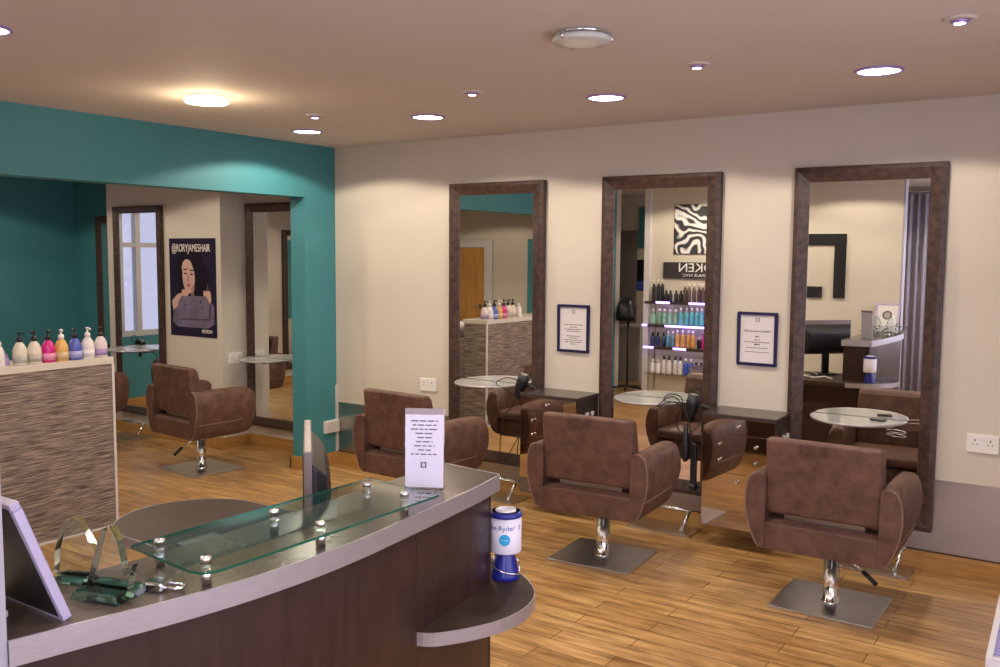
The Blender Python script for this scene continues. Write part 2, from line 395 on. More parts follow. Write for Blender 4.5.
# ------------------------------------------------------------------ wall notices, sockets
def ring_logo(mb, cx, cz, s, y, th, mi, d=.0006, sgn=1):
    h = s/2; t = s*th
    def b(x0, x1, z0, z1): mb.box(cx+x0, cx+x1, min(y, y+d*sgn), max(y, y+d*sgn), cz+z0, cz+z1, mi)
    b(-h, h*.5-t*.2, -h, -h+t) if False else None
    b(h*.35, h, -h, -h+t); b(-h, h*.1, -h, -h+t)        # bottom bar with a gap
    b(-h, -h*.35, h-t, h); b(-h*.1, h, h-t, h)          # top bar with a gap
    b(-h, -h+t, -h+t, h-t); b(h-t, h, -h+t, h-t)
def words(mb, cx, z, wid, y, hgt, mi, d=-.0005, seed=0):
    r = random.Random(seed); x = cx-wid/2
    while x < cx+wid/2-.003:
        w = min(r.uniform(.008, .022), cx+wid/2-x); mb.box(x, x+w, min(y, y+d), max(y, y+d), z, z+hgt, mi); x += w+.004
def notice(cx, cz, label, rows, head=None):
    root = thing('framed_notice', label, 'notice', (cx, 0, cz))
    W, H = .232, .31; f = MB(); t = .017
    f.box(-W/2, W/2, -.018, 0, -H/2, -H/2+t); f.box(-W/2, W/2, -.018, 0, H/2-t, H/2); f.box(-W/2, -W/2+t, -.018, 0, -H/2+t, H/2-t); f.box(W/2-t, W/2, -.018, 0, -H/2+t, H/2-t)
    f.build('frame', M['navy'], root, .002)
    p = MB(); p.box(-W/2+t, W/2-t, -.008, -.002, -H/2+t, H/2-t, 0)
    ring_logo(p, 0, H/2-.045, .022, -.008, .2, 1, sgn=-1)
    for i, (z, wd, hh) in enumerate(rows): words(p, 0, z, wd, -.008, hh, 1, seed=i*7+3)
    p = p.build('print', [M['paperwarm'], M['ink']], root)
    if head: text('lettering', head, .0175, M['ink'], root, (0, -.0087, .045), FRONT, sx=.92)
notice(2.118, 1.171, 'navy framed A4 notice between the left and middle mirrors',
       [(.022, .14, .005), (.006, .05, .005), (-.008, .13, .005), (-.021, .10, .005), (-.052, .11, .005), (-.064, .06, .005), (-.078, .13, .005), (-.091, .12, .005), (-.104, .04, .005)])
notice(3.327, 1.172, 'navy framed A4 notice reading Gift Vouchers Available, beside the right hand mirror',
       [(.010, .02, .008), (-.008, .03, .004), (-.021, .15, .004), (-.036, .03, .009), (-.054, .13, .004), (-.078, .14, .004)], 'Gift Vouchers Available')
def socket(name, loc, rz, label, W=.147, H=.094):
    root = thing(name, label, 'socket', loc, rz)
    bx('face_plate', M['white'], (-W/2, W/2, -.012, 0, -H/2, H/2), root, .003)
    for c in (-.035, .035):
        s = MB()
        s.box(c-.003, c+.003, -.0126, -.0118, .012, .022); s.box(c-.013, c-.007, -.0126, -.0118, -.006, -.001); s.box(c+.007, c+.013, -.0126, -.0118, -.006, -.001)
        s.build('pin_holes', M['hole'], root)
    for c in (-.011, .011): MB().box(c-.005, c+.005, -.0155, -.0118, .020, .034).build('rocker_switch', M['white'], root, .001)
    return root
socket('wall_socket', (.918, 0, .70), 0, 'white double socket on the cream wall just left of the first mirror')
socket('wall_socket', (4.504, 0, .703), 0, 'white double socket on the cream wall right of the last mirror')
socket('wall_socket', (-1.117, -.055, .76), pi/2, 'white double socket on the side of the chimney breast')
r_ = thing('junction_box', 'white surface mounted box on the teal pier near the steel panel', 'socket', (0, -.075, .305))
bx('housing', M['white'], (0, .035, -.075, .068, -.047, .047), r_, .003)
bx('cover_plate', M['whitepaint'], (.035, .042, -.07, .063, -.042, .042), r_, .002)

# ------------------------------------------------------------------ portrait poster
def poster():
    root = thing('portrait_poster', 'dark poster of a woman resting her chin on her hands, on the chimney breast', 'poster', (-1.482, -.1875, 1.348))
    W, H = .608, .833
    mats = [mat('poster_dark', (.020, .015, .034), .85, 0, .1, noise=.25, scale=3), mat('poster_skin', (.62, .38, .31), .5, noise=.1, scale=6), mat('poster_hair', (.014, .010, .018), .85, 0, .1),
            mat('poster_grey', (.16, .13, .20), .8, 0, .1, noise=.25, scale=5), mat('poster_lips', (.42, .10, .11), .5), mat('poster_shade', (.40, .22, .19), .5), mat('poster_edge', (.02, .016, .06), .85, 0, .1), mat('poster_brown', (.16, .09, .07), .5)]
    p = MB(); p.box(-W/2, W/2, -.004, 0, -H/2, H/2, 6)
    p.box(-W/2+.012, W/2-.012, -.0048, -.004, -H/2+.012, H/2-.012, 0)
    lay = [-.0048]
    def poly(pts, mi):
        lay[0] -= .0004; y = lay[0]
        n = len(pts); p.add([(x, y, z) for x, z in pts], [list(range(n))], mi)
    def ell(cx, cz, rx, rz, mi, n=24, rot=0):
        poly([(cx+rx*cos(2*pi*i/n)*cos(rot)-rz*sin(2*pi*i/n)*sin(rot), cz+rx*cos(2*pi*i/n)*sin(rot)+rz*sin(2*pi*i/n)*cos(rot)) for i in range(n)], mi)
    ell(-.02, .12, .19, .225, 2); ell(.09, -.02, .12, .14, 7); ell(.1, .06, .10, .18, 2)
    poly([(-.27, -.30), (-.25, -.16), (-.20, -.10), (-.05, -.075), (.1, -.07), (.24, -.10), (.28, -.16), (.28, -.30), (.20, -.34), (-.2, -.34)], 3)
    poly([(-.275, -.12), (-.20, -.06), (-.09, -.04), (-.05, -.09), (-.15, -.13), (-.26, -.2)], 1)
    ell(-.045, .085, .082, .135, 1, rot=.08); ell(-.062, .165, .070, .075, 1)
    poly([(-.115, .155), (-.055, .162), (-.055, .152), (-.11, .146)], 2); poly([(-.03, .152), (.028, .150), (.028, .141), (-.03, .142)], 2)
    ell(-.083, .118, .020, .0065, 2); ell(-.002, .113, .020, .0065, 2)
    poly([(-.052, .115), (-.040, .115), (-.032, .052), (-.062, .052)], 5)
    ell(-.042, .018, .026, .0125, 4); poly([(-.016, -.01), (.036, .04), (.03, -.03), (0, -.06)], 5)
    for cx in (-.125, -.10, -.078, -.055): ell(cx, -.045, .013, .032, 1, rot=-.3)
    for cx in (.165, .19, .215, .235): ell(cx, -.052, .013, .032, 1, rot=.2)
    ell(-.17, -.09, .06, .028, 1, rot=.5); ell(.225, -.09, .03, .04, 1)
    poly([(-.14, -.075), (.19, -.068), (.235, -.13), (.22, -.26), (-.2, -.27), (-.18, -.13)], 3)
    for x, z in ((-.085, -.15), (.12, -.12), (-.09, -.19), (.14, -.17)): ell(x, z, .006, .012, 2)
    o = p.build('print', mats, root)
    tm = mat('poster_lettering', (.85, .80, .72), .5)
    text('lettering', '@RORYJAMESHAIR', .092, tm, root, (0, -.0165, H/2-.085), FRONT, sx=.64)
    text('lettering', 'REDKEN', .042, tm, root, (.195, -.0165, -H/2+.05), FRONT, sx=.85)
poster()

# ------------------------------------------------------------------ styling chairs
def arm_ring(s, k, y, sx=1.0):
    pts = [(.250, .286), (.272, .288), (.292, .305), (.318, .365), (.336, .43), (.345, .49), (.344, .55), (.334, .605), (.320, .636), (.300, .645), (.264, .645), (.252, .636), (.250, .45)]
    zc = .455
    return [(s*(.25+(x-.25)*sx), y, zc+(z-zc)*k) for x, z in pts]
def make_chair():
    root = thing('styling_chair', '', 'chair')
    for s in (-1, 1):
        w = MB(); st = [(-.245, .975), (-.240, 1.0), (.05, 1.0), (.15, .99), (.21, .955), (.240, .90), (.256, .82), (.260, .76)]
        w.loft([arm_ring(s, k, y, 1-.12*(1-k)) for y, k in st]); a = w.build('armrest', M['leather'], root)
        pip = [(x, -.245, z) for x, y, z in arm_ring(s, .97, 0)[1:10]]
        MB().tube(pip, .0035, 6).build('piping', M['leatherpipe'], a)
        sm = [(s*.3545*1.0, y, .375+.10*(y+.24)*.0) for y in (-.22, 0, .2, .33)]
        MB().tube([(s*.3295, -.235, .40), (s*.3295, .05, .40), (s*.3285, .13, .402), (s*.3245, .19, .41), (s*.316, .225, .42)], .003, 6).build('seam', M['leatherpipe'], a)
    w = MB(); w.loft([[(-.252, y, .287), (.252, y, .287), (.252, y, z), (-.252, y, z)] for y, z in ((-.243, .412), (-.20, .425), (.20, .425), (.22, .40))], sm=False)
    w.build('seat_base', M['leather'], root, .006)
    w = MB(); w.box(-.248, .248, -.10, .285, .425, .485); w.build('seat_cushion', M['leather'], root, .025, seg=3)
    w = MB()
    w.loft([[(-.255, a, z), (.255, a, z), (.255, b, z), (-.255, b, z)] for a, b, z in ((-.215, -.115, .452), (-.232, -.120, .58), (-.250, -.165, .78), (-.252, -.19, .812))], sm=False)
    w.build('backrest', M['leather'], root, .016, seg=3)
    w = MB(); w.box(-.18, .18, -.175, -.155, .41, .47)
    w.build('backrest_bracket', M['steel'], root)
    w = MB(); w.lathe([(.042, .012), (.042, .018), (.036, .020), (.036, .22), (.040, .22), (.040, .275)]); w.build('column', M['chrome'], root)
    w = MB(); w.box(-.12, .12, -.12, .12, .270, .287); w.build('mounting_plate', M['black'], root)
    w = MB(); w.box(-.235, .235, -.215, .215, 0, .012); w.build('base_plate', M['platesteel'], root, .003)
    return root
def lever(root, kind, ang):
    if kind == 'bar':
        w = MB().tube([(0, 0, .232), (.08, 0, .232), (.21, 0, .25)], .008); w.lathe([(.001, -.012), (.009, -.008), (.012, 0), (.009, .008), (.001, .012)], (.213, 0, .25), 12)
        w.build('pump_lever', M['chrome'], root, rot=(0, 0, ang))
    else:
        w = MB().tube([(0, 0, .235), (.08, 0, .22), (.15, 0, .17)], .006); o = w.build('pump_lever', M['chrome'], root, rot=(0, 0, ang))
        MB().tube([(.14, 0, .178), (.20, 0, .125)], .011).build('lever_grip', M['black'], o)
c0 = make_chair()
spots = [((1.455, -.76), -4, 0, 'brown leather salon chair facing the left mirror, partly behind the paper sign', 'grip', 200),
         ((2.768, -.80), 3.5, 3, 'brown leather salon chair in the middle of the row, facing the middle mirror', 'bar', 205),
         ((3.975, -.785), 0, 0, 'brown leather salon chair at the right end, facing the right hand mirror', 'grip', 8),
         ((-.70, -.745), -6, 0, 'brown leather salon chair through the opening, with a black gripped lever', 'grip', 252),
         ((-2.205, -.82), 0, 0, 'brown leather salon chair at the chimney breast, mostly hidden by the bottle partition', 'grip', -60)]
chairs = [c0]+[copy_tree(c0) for _ in spots[1:]]
for o, (p, rz, pr, lab, kind, la) in zip(chairs, spots):
    o.location = (*p, 0); o.rotation_euler = (0, 0, radians(rz)); o['label'] = lab; o['category'] = 'chair'; o['group'] = 'brown salon chairs'
    lever(o, kind, radians(la))

def footrest(cx, y, label):
    root = thing('footrest', label, 'footrest', (cx, y, 0))
    bx('base_plate', M['platesteel'], (-.20, .20, -.10, .10, 0, .012), root, .002)
    MB().tube([(.12, -.03, .012), (.15, .03, .125)], .011).build('post', M['chrome'], root)
    MB().tube([(-.15, .03, .128), (.165, .03, .128)], .009).build('foot_bar', M['chrome'], root)
footrest(1.60, -.13, 'chrome T shaped footrest on the floor under the left mirror')
footrest(2.83, -.125, 'chrome T shaped footrest on the floor under the middle mirror')
footrest(4.02, -.14, 'chrome T shaped footrest on the floor under the right hand mirror')
footrest(-2.21, -.33, 'chrome T shaped footrest on the floor by the chimney breast')

# ------------------------------------------------------------------ reception desk
def smooth(P_, k=4):
    P_ = [Vector((*p, 0)) for p in P_]; out = []
    for i in range(len(P_)-1):
        p0, p1, p2, p3 = P_[max(i-1, 0)], P_[i], P_[i+1], P_[min(i+2, len(P_)-1)]
        for q in range(k):
            t = q/k; v = .5*((2*p1)+(-p0+p2)*t+(2*p0-5*p1+4*p2-p3)*t*t+(-p0+3*p1-3*p2+p3)*t**3); out.append((v.x, v.y))
    return out+[(P_[-1].x, P_[-1].y)]
FR0 = [(3.43, -4.3645), (3.46, -4.238), (3.491, -4.121), (3.516, -4.003), (3.534, -3.875), (3.543, -3.714), (3.539, -3.564), (3.524, -3.399), (3.506, -3.222), (3.479, -2.997), (3.448, -2.832)]
FR = smooth(FR0)
BK = [(3.215, -2.807), (3.216, -3.062), (3.225, -3.383), (3.235, -3.703), (3.233, -3.917), (3.217, -4.131), (3.19, -4.3645)]
desk = thing('reception_desk', 'curved dark wood reception desk with metal edged raised counter in the foreground', 'desk', (3.45, -3.7, 0))
def loc(pts, o=(3.45, -3.7)): return [(x-o[0], y-o[1]) for x, y in pts]
w = MB(); w.prism(loc(FR+BK), .912, .9545, 0); w.build('counter_top', M['counter'], desk)
w = MB(); f = loc(FR)
for i in range(len(f)-1):
    (x0, y0), (x1, y1) = f[i], f[i+1]
    w.add([(x0-.002, y0, .906), (x1-.002, y1, .906), (x1+.003, y1, .906), (x0+.003, y0, .906), (x0-.002, y0, .956), (x1-.002, y1, .956), (x1+.003, y1, .956), (x0+.003, y0, .956)],
          [(0, 1, 2, 3), (4, 7, 6, 5), (3, 2, 6, 7), (1, 0, 4, 5)]+([(0, 3, 7, 4)] if i == 0 else [])+([(1, 5, 6, 2)] if i == len(f)-2 else []))
w.build('counter_edge_band', M['bandsteel'], desk)
ebx = [(3.448, -2.832), (3.215, -2.807)]
w = MB(); (x0, y0), (x1, y1) = loc(ebx); w.add([(x0, y0, .906), (x1, y1, .906), (x1, y1+.004, .906), (x0, y0+.004, .906), (x0, y0, .956), (x1, y1, .956), (x1, y1+.004, .956), (x0, y0+.004, .956)],
          [(0, 1, 2, 3), (4, 7, 6, 5), (3, 2, 6, 7), (1, 0, 4, 5), (0, 3, 7, 4), (1, 5, 6, 2)]); w.build('counter_end_band', M['bandsteel'], desk)
# curved front panel in two leaves, seam beside the shelf
def front_leaf(name, pts):
    a = loc([(x-.022, y) for x, y in pts]); b = loc([(x-.042, y) for x, y in pts])[::-1]
    return MB().prism(a+b, 0, .912, 0, sm=False).build(name, M['wenge'], desk)
front_leaf('front_panel', [p for p in FR if p[1] < -3.300]+[(3.5135, -3.2975)]); front_leaf('front_panel', [(3.5133, -3.2965)]+[p for p in FR if -3.29 < p[1] < -2.90]+[(3.455, -2.868)])
w = MB(); w.prism(loc([(3.225, -2.868), (3.430, -2.868), (3.430, -2.850), (3.225, -2.850)]), 0, .912, 0); w.build('end_panel', M['wenge'], desk)
# lower worktop, rounded at both ends, poking out past the front as a little shelf
rt = smooth([(3.286, -2.663), (3.378, -2.687), (3.472, -2.741), (3.554, -2.805), (3.61, -2.88), (3.637, -2.976), (3.633, -3.072), (3.602, -3.158), (3.560, -3.232), (3.520, -3.278), (3.46, -3.302)])
lf = [(3.40, -3.305), (3.2, -3.30), (2.3, -3.25)]+arc(2.10, -2.95, .292, 275, 98, 28)+[(2.4, -2.660)]
rt2 = rt
w = MB(); w.prism(loc(rt2+lf), .578, .6125, 0); w.build('worktop', M['tabletop'], desk)
f = loc(rt2)+[]
lf2 = loc(lf)
for pts in (f, lf2[2:]):
    w = MB()
    for i in range(len(pts)-1):
        (x0, y0), (x1, y1) = pts[i], pts[i+1]; d = Vector((x1-x0, y1-y0)); n = Vector((-d.y, d.x)).normalized()*-.003 if pts is not f else Vector((d.y, -d.x)).normalized()*.003
        n = n if (Vector((x0, y0))-Vector((-.6, .73))).dot(n) > 0 else -n
        w.add([(x0, y0, .575), (x1, y1, .575), (x1+n.x, y1+n.y, .575), (x0+n.x, y0+n.y, .575), (x0, y0, .6135), (x1, y1, .6135), (x1+n.x, y1+n.y, .6135), (x0+n.x, y0+n.y, .6135)],
              [(0, 1, 2, 3), (4, 7, 6, 5), (3, 2, 6, 7), (1, 0, 4, 5), (0, 3, 7, 4), (1, 5, 6, 2)])
    w.build('worktop_edge_band', M['bandsteel'], desk)
w = MB(); w.prism(loc([(2.45, -2.83), (3.40, -2.83), (3.40, -2.848), (2.45, -2.848)]), 0, .578, 0); w.build('back_panel', M['wenge'], desk)
w = MB(); w.prism(loc([(2.1, -3.15), (2.12, -3.15), (2.12, -2.8), (2.1, -2.8)]), 0, .578, 0); w.build('side_panel', M['wenge'], desk)

# raised glass display shelf on standoffs
ds = thing('glass_display_shelf', 'green tinged glass shelf raised on steel standoffs over the reception counter', 'shelf', (3.42, -3.66, .954))
def L2(pts): return [(x-3.42, y+3.66) for x, y in pts]
G = [(3.264, -4.000), (3.269, -4.010), (3.50, -4.035), (3.534, -4.028), (3.549, -4.000), (3.555, -3.65), (3.555, -3.281), (3.548, -3.27), (3.278, -3.247)]
w = MB(); w.prism(L2(G), .044, .050, 0, side=1); w.build('glass_top', [M['tintglass'], M['edgeglass']], ds)
for (x, y) in ((3.487, -4.075), (3.652, -4.10), (3.517, -3.80), (3.56, -3.80), (3.522, -3.52), (3.58, -3.54)):
    pass
for (x, y) in ((3.31, -3.966), (3.490, -3.984), (3.338, -3.661), (3.502, -3.666), (3.342, -3.329), (3.490, -3.345)):
    MB().lathe([(.011, .0), (.011, .041)], (x-3.42, y+3.66, 0), 16).lathe([(.012, .051), (.012, .061), (.010, .063), (.001, .063)], (x-3.42, y+3.66, 0), 16).build('standoff', M['chrome'], ds)

# acrylic sign holder on the counter
sg = thing('paper_sign', 'white paper sign in a clear acrylic stand at the far end of the counter', 'sign', (3.363, -3.103, .9545), math.atan2(.052, .092)); sg.scale = (1.07, 1.07, 1.07)
bx('holder_foot', M['acrylic'], (-.055, .055, -.01, .05, 0, .003), sg)
b_ = bx('holder_sleeve', M['acrylic'], (-.055, .055, .0012, .0035, .003, .222), sg); b_.rotation_euler = (-.06, 0, 0)
p = MB(); p.box(-.053, .053, -.001, .001, .004, .205, 0)
for i, wd in enumerate((.075, .066, .078, .05, .04, .046, .056, .036, .076)): words(p, 0, .186-i*.0115, wd, -.001, .0032, 1, seed=i+20)
ring_logo(p, -.002, .066, .016, -.001, .22, 1, sgn=-1)
p = p.build('paper', [M['paper'], M['ink']], sg); p.rotation_euler = (-.06, 0, 0)
b_ = bx('clear_header', mat('sign_header_strip', (.30, .25, .26), .4), (-.053, .053, -.001, .001, .206, .222), sg); b_.rotation_euler = (-.06, 0, 0)

# charity collecting tin
tn = thing('collection_tin', 'white and blue charity collecting tin on the rounded desk end', 'tin', (3.450, -2.796, .613), radians(30)); tn.scale = (1.22, 1.22, 1.22)
MB().lathe([(.036, 0), (.038, .004), (.037, .012), (.024, .062), (.022, .072)], seg=32).build('blue_base', M['blue'], tn)
MB().lathe([(.022, .072), (.040, .0725), (.0415, .076), (.0415, .166)], seg=40).build('drum', M['tinwhite'], tn)
MB().lathe([(.0415, .166), (.0435, .167), (.0435, .175), (.040, .180), (.037, .180)], seg=40).build('blue_rim', M['blue'], tn)
MB().lathe([(.037, .1800), (.034, .176), (.028, .176), (.027, .184), (.020, .185), (.019, .181), (.001, .181)], seg=32).build('lid', M['tinwhite'], tn)
MB().tube([(.030, -.020, .060), (.036, -.014, .045), (.037, -.010, .03), (.034, -.026, .018), (.018, -.036, .022), (0, -.040, .026), (-.02, -.034, .032), (-.034, -.02, .04), (-.03, 0, .055), (-.022, 0, .07)], .0022, 6).build('chain', M['chrome'], tn)
MB().tube([(-.044, -.004, .15), (-.050, -.004, .17), (-.044, -.004, .178)], .002, 6).build('handle_clip', M['blue'], tn)
dc = MB(); R_ = .0420
for k in range(12):
    xa, xb = -.015+.0025*k, -.0125+.0025*k; ha, hb = math.sqrt(max(0, .015**2-xa*xa)), math.sqrt(max(0, .015**2-xb*xb))
    dc.add([(R_*sin(xa/R_), -R_*cos(xa/R_), .112-ha), (R_*sin(xb/R_), -R_*cos(xb/R_), .112-hb), (R_*sin(xb/R_), -R_*cos(xb/R_), .112+hb), (R_*sin(xa/R_), -R_*cos(xa/R_), .112+ha)], [(0, 1, 2, 3)])
dc.build('round_badge', M['cyan'], tn)
def wrap_text(body, size, m, parent, R, z, a0, sx=1):
    o = text('lettering', body, size, m, parent, (0, 0, 0), (0, 0, 0), sx=1, ext=.0001)
    for v in o.data.vertices:
        x, y, zz = v.co; x *= sx; a = a0+x/R; v.co = (R*sin(a)*(1+zz*2), -R*cos(a)*(1+zz*2), z+y)
wrap_text('Sue Ryder', .0185, M['bluetext'], tn, .0420, .142, -.25)
wrap_text('S', .0185, M['bluetext'], tn, .0420, .142, 1.05)
wrap_text('Sue Ryder', .0045, M['tinwhite'], tn, .0424, .112, 0)

# monitor on the lower worktop
mo = thing('computer_monitor', 'black flat monitor behind the counter, seen nearly edge on', 'monitor', (2.985, -3.195, .613), math.atan2(.70, -.72)+pi)
# local x along the screen, local -y is the screen side
th = .26
w = MB(); w.box(-th, th, -.018, .006, .175, .475); w.build('bezel', mat('monitor_bezel', (.17, .13, .12), .4), mo, .004)
bx('screen', M['blackgloss'], (-th+.012, th-.012, -.0205, -.0175, .19, .463), mo)
w = MB(); w.loft([[(-a, y, z0), (a, y, z0), (a, y, z1), (-a, y, z1)] for y, a, z0, z1 in ((.006, th-.004, .178, .44), (.020, th-.01, .18, .425), (.045, th-.03, .20, .40), (.06, th-.10, .23, .36))], sm=False); w.build('back_shell', M['black'], mo, .006)
w = MB(); w.box(-.03, .03, .02, .05, .01, .24); w.build('stand', M['black'], mo, .004)
w = MB(); w.lathe([(.11, 0), (.11, .008), (.05, .014)], (0, .02, 0), 28); w.build('stand_foot', M['black'], mo)
kb = thing('keyboard', 'slim dark keyboard on the lower worktop under the glass shelf', 'keyboard', (2.60, -3.14, .613), radians(-20))
bx('key_tray', M['black'], (-.21, .21, -.07, .07, 0, .014), kb, .004)
kk = MB()
for r in range(5):
    for c in range(15): kk.box(-.2+c*.0267, -.2+c*.0267+.023, -.062+r*.025, -.062+r*.025+.021, .014, .018)
kk.build('keys', mat('keyboard_keys', (.05, .05, .055), .5), kb)
tag(bx('desk_pad', mat('grey_pad', (.16, .16, .17), .5), (2.32, 2.46, -3.20, -3.04, .613, .621)), 'grey pad on the lower worktop under the glass shelf', 'pad')
w = MB(); w.tube([(2.93, -2.98, .620), (2.88, -2.90, .625), (2.80, -2.84, .62), (2.88, -2.80, .64), (3.0, -2.82, .62), (3.08, -2.86, .63), (3.15, -2.82, .62)], .006)
tag(w.build('cable', M['white']), 'white cable tangled behind the monitor on the worktop', 'cable')

# leaning picture frame at the near end of the counter
pf = thing('picture_frame', 'white edged picture frame with black back leaning on the near end of the counter', 'picture frame', (3.318, -4.252, .955), pi)
tl = radians(-21)
W, H, t = .215, .26, .016
f = MB(); f.box(-W/2, W/2, -.012, .006, 0, t); f.box(-W/2, W/2, -.012, .006, H-t, H); f.box(-W/2, -W/2+t, -.012, .006, t, H-t); f.box(W/2-t, W/2, -.012, .006, t, H-t)
f.build('moulding', mat('white_frame_moulding', (.42, .38, .52), .35), pf, .002, rot=(tl, 0, 0))
bx('backing_board', M['black'], (-W/2+.01, W/2-.01, .002, .007, .01, H-.01), pf).rotation_euler = (tl, 0, 0)
p = MB(); p.box(-W/2+t, W/2-t, -.006, .0015, t, H-t, 0)
pr = p.build('print', M['paperwarm'], pf, rot=(tl, 0, 0))
p = MB(); p.lathe([(.045, 0), (.045, -.001)], (0, -.006, .14), 28, axis='y'); p.lathe([(.030, -.001), (.030, -.0015)], (0, -.006, .14), 24, axis='y', mi=1)
p.build('round_emblem', [M['ink'], M['steel']], pf, rot=(tl, 0, 0))
w = MB(); w.box(-.004, .030, .055, .062, 0.001, .012); w.tube([(.0, .085, .17), (.0, .060, .004)], .004)
w.build('easel_strut', M['whitepaint'], pf)

# glass awards
def award(loc_, rz, pts, label, slab, extra=None):
    root = thing('glass_award', label, 'award', loc_, rz)
    L_, D_, H_ = slab
    w = MB(); w.loft([[(-L_, -D_, 0), (L_, -D_, 0), (L_, D_, 0), (-L_, D_, 0)], [(-L_+.006, -D_+.006, H_), (L_-.006, -D_+.006, H_), (L_-.006, D_-.006, H_), (-L_+.006, D_-.006, H_)]], sm=False)
    w.add([(0, 0, 0)], [])
    w.build('glass_base', M['award'], root)
    n = len(pts); w = MB()
    v = [(x, -.009, z+H_) for x, z in pts]+[(x, .009, z+H_) for x, z in pts]
    w.add(v, [list(range(n))[::-1], list(range(n, 2*n))], 0); w.add(v, [(i, (i+1) % n, n+(i+1) % n, n+i) for i in range(n)], 1)
    w.build('glass_sail', [M['clear'], M['award']], root)
    return root
m, nt, b = nodes('award_glass'); setc(b, (.32, .66, .54), .02); b.inputs['Transmission Weight'].default_value = 1.0; b.inputs['IOR'].default_value = 1.5; M['award'] = m
award((3.243, -4.125, .955), radians(20), [(-.045, 0), (.045, 0), (.060, .05), (.02, .118), (0, .124), (-.022, .11), (-.04, .05)], 'smaller clear glass award beside the leaning picture frame', (.040, .026, .014))
award((3.378, -4.132, .955), radians(15), [(-.050, 0), (.0, 0), (.05, .0), (.066, .055), (.044, .03), (.030, .10), (.012, .128), (-.008, .12), (-.03, .06)], 'larger clear glass award with thick green base, beside the padlock', (.058, .046, .018))

# padlock
pk = thing('padlock', 'chrome padlock lying on the counter beside the glass award', 'padlock', (3.425, -4.055, .955), radians(20)); pk.scale = (1.35, 1.35, 1.35)
w = MB(); w.box(-.018, .018, -.016, .016, 0, .014); w.build('lock_body', M['chrome'], pk, .003)
w = MB(); w.tube([(.016, -.010, .007)]+[(.034+.010*sin(radians(a))*1.0, -.010*cos(radians(a)), .007) for a in range(0, 181, 20)]+[(.016, .010, .007)], .003, 8); w.build('shackle', M['chrome'], pk)

# ------------------------------------------------------------------ wash area partition and bottles
PX, PY = .095, -1.975
pt = thing('partition', 'waist high partition clad in streaky grey brown laminate, with bottles along its top', 'partition', (PX, PY, 0))
bx('cladding', M['weave'], (-.27, -.002, -2.7, -.004, .012, .983), pt)
bx('top_ledge', mat('pale_ledge', (.60, .56, .48), .3), (-.285, .003, -2.71, .0, .983, 1.022), pt, .002)
w = MB(); w.box(-.012, .003, -.012, .003, 0, .983); w.box(-.002, .003, -2.7, -.012, 0, .012); w.build('edge_trim', M['whitepaint'], pt)
pt2 = thing('wash_unit', 'lower clad end of the wash station behind the bottle partition', 'cabinet', (PX, PY, 0))
bx('cladding', M['weave'], (-.75, -.285, -2.0, -.02, 0, .82), pt2)
w = MB(); w.loft([[(-.55+a*cos(t*pi/8), -.33+b*sin(t*pi/8), z) for t in range(16)] for a, b, z in ((.12, .14, .82), (.19, .22, .90), (.21, .25, .955), (.185, .225, .957), (.15, .17, .90), (.02, .02, .86))]); w.build('basin', M['whitepaint'], pt2)

def bottle(loc_, body, label, cap, capm, kind='pump', H=.125, r=.037, group='bottles on the partition'):
    root = thing('pump_bottle' if kind == 'pump' else 'squeeze_bottle', label, 'bottle', loc_, radians(random.uniform(-60, 60)), group)
    if kind == 'pump':
        w = MB(); w.lathe([(r*.94, 0), (r, .004), (r, H*.60), (r*.93, H*.70), (r*.68, H*.88), (r*.42, H*.97), (r*.40, H)], seg=20); w.build('body', body, root)
        w = MB(); w.lathe([(r+.0004, H*.10), (r+.0006, H*.42)], seg=20); w.build('label_band', cap, root)
        w = MB(); w.lathe([(r*.43, H), (r*.43, H+.022), (r*.30, H+.026), (.005, H+.027), (.005, H+.045), (.009, H+.046), (.010, H+.056), (.004, H+.058)], seg=14)
        w.tube([(0, 0, H+.052), (.020, 0, H+.052), (.032, 0, H+.046)], .0045, 6); w.build('pump', capm, root)
    else:
        w = MB(); w.lathe([(r*.8, 0), (r*.85, .004), (r*.75, H*.6), (r*.5, H*.78), (r*.42, H*.8)], seg=18); w.build('body', body, root)
        w = MB(); w.lathe([(r*.44, H*.8), (r*.36, H), (r*.30, H+.002)], seg=14); w.build('cap', capm, root)
bc = lambda n, c: mat(n, c, .3)
WB = bc('bottle_cream', (.66, .60, .50)); PK = bc('bottle_magenta', (.55, .01, .20)); YL = bc('bottle_yellow', (.65, .38, .10)); BL = bc('bottle_blue', (.07, .10, .45)); LV = bc('bottle_lavender', (.45, .38, .55))
WH = bc('bottle_white', (.72, .68, .68)); GL = bc('label_grey', (.45, .42, .38)); PL = bc('label_pink', (.70, .25, .42)); BLL = bc('label_pale_blue', (.35, .36, .70)); LAB = bc('label_lilac', (.38, .26, .50))
bt = 1.022; by = PX-.057
bottle((by, -2.617, bt), WH, 'white squeeze bottle at the left end of the partition row', GL, WH, 'squeeze', H=.135)
bottle((by-.03, -2.565, bt), LAB, 'small purple tub between the white squeeze bottle and the first pump bottle', GL, LAB, 'squeeze', H=.06, r=.024)
bottle((by, -2.502, bt), WB, 'cream pump bottle with black pump, the leftmost pump bottle on the partition', GL, M['black'])
bottle((by, -2.420, bt), WB, 'cream pump bottle with black pump, just left of the magenta bottle', GL, M['black'])
bottle((by, -2.340, bt), PK, 'magenta pump bottle with black pump on the partition', PL, M['black'])
bottle((by, -2.262, bt), YL, 'yellow pump bottle with white pump on the partition', bc('label_ochre', (.62, .45, .25)), M['white'])
bottle((by, -2.180, bt), BL, 'blue pump bottle with black pump on the partition', BLL, M['black'])
bottle((by, -2.100, bt), WH, 'plain white pump bottle with white pump, between the blue and lilac bottles', WH, M['white'])
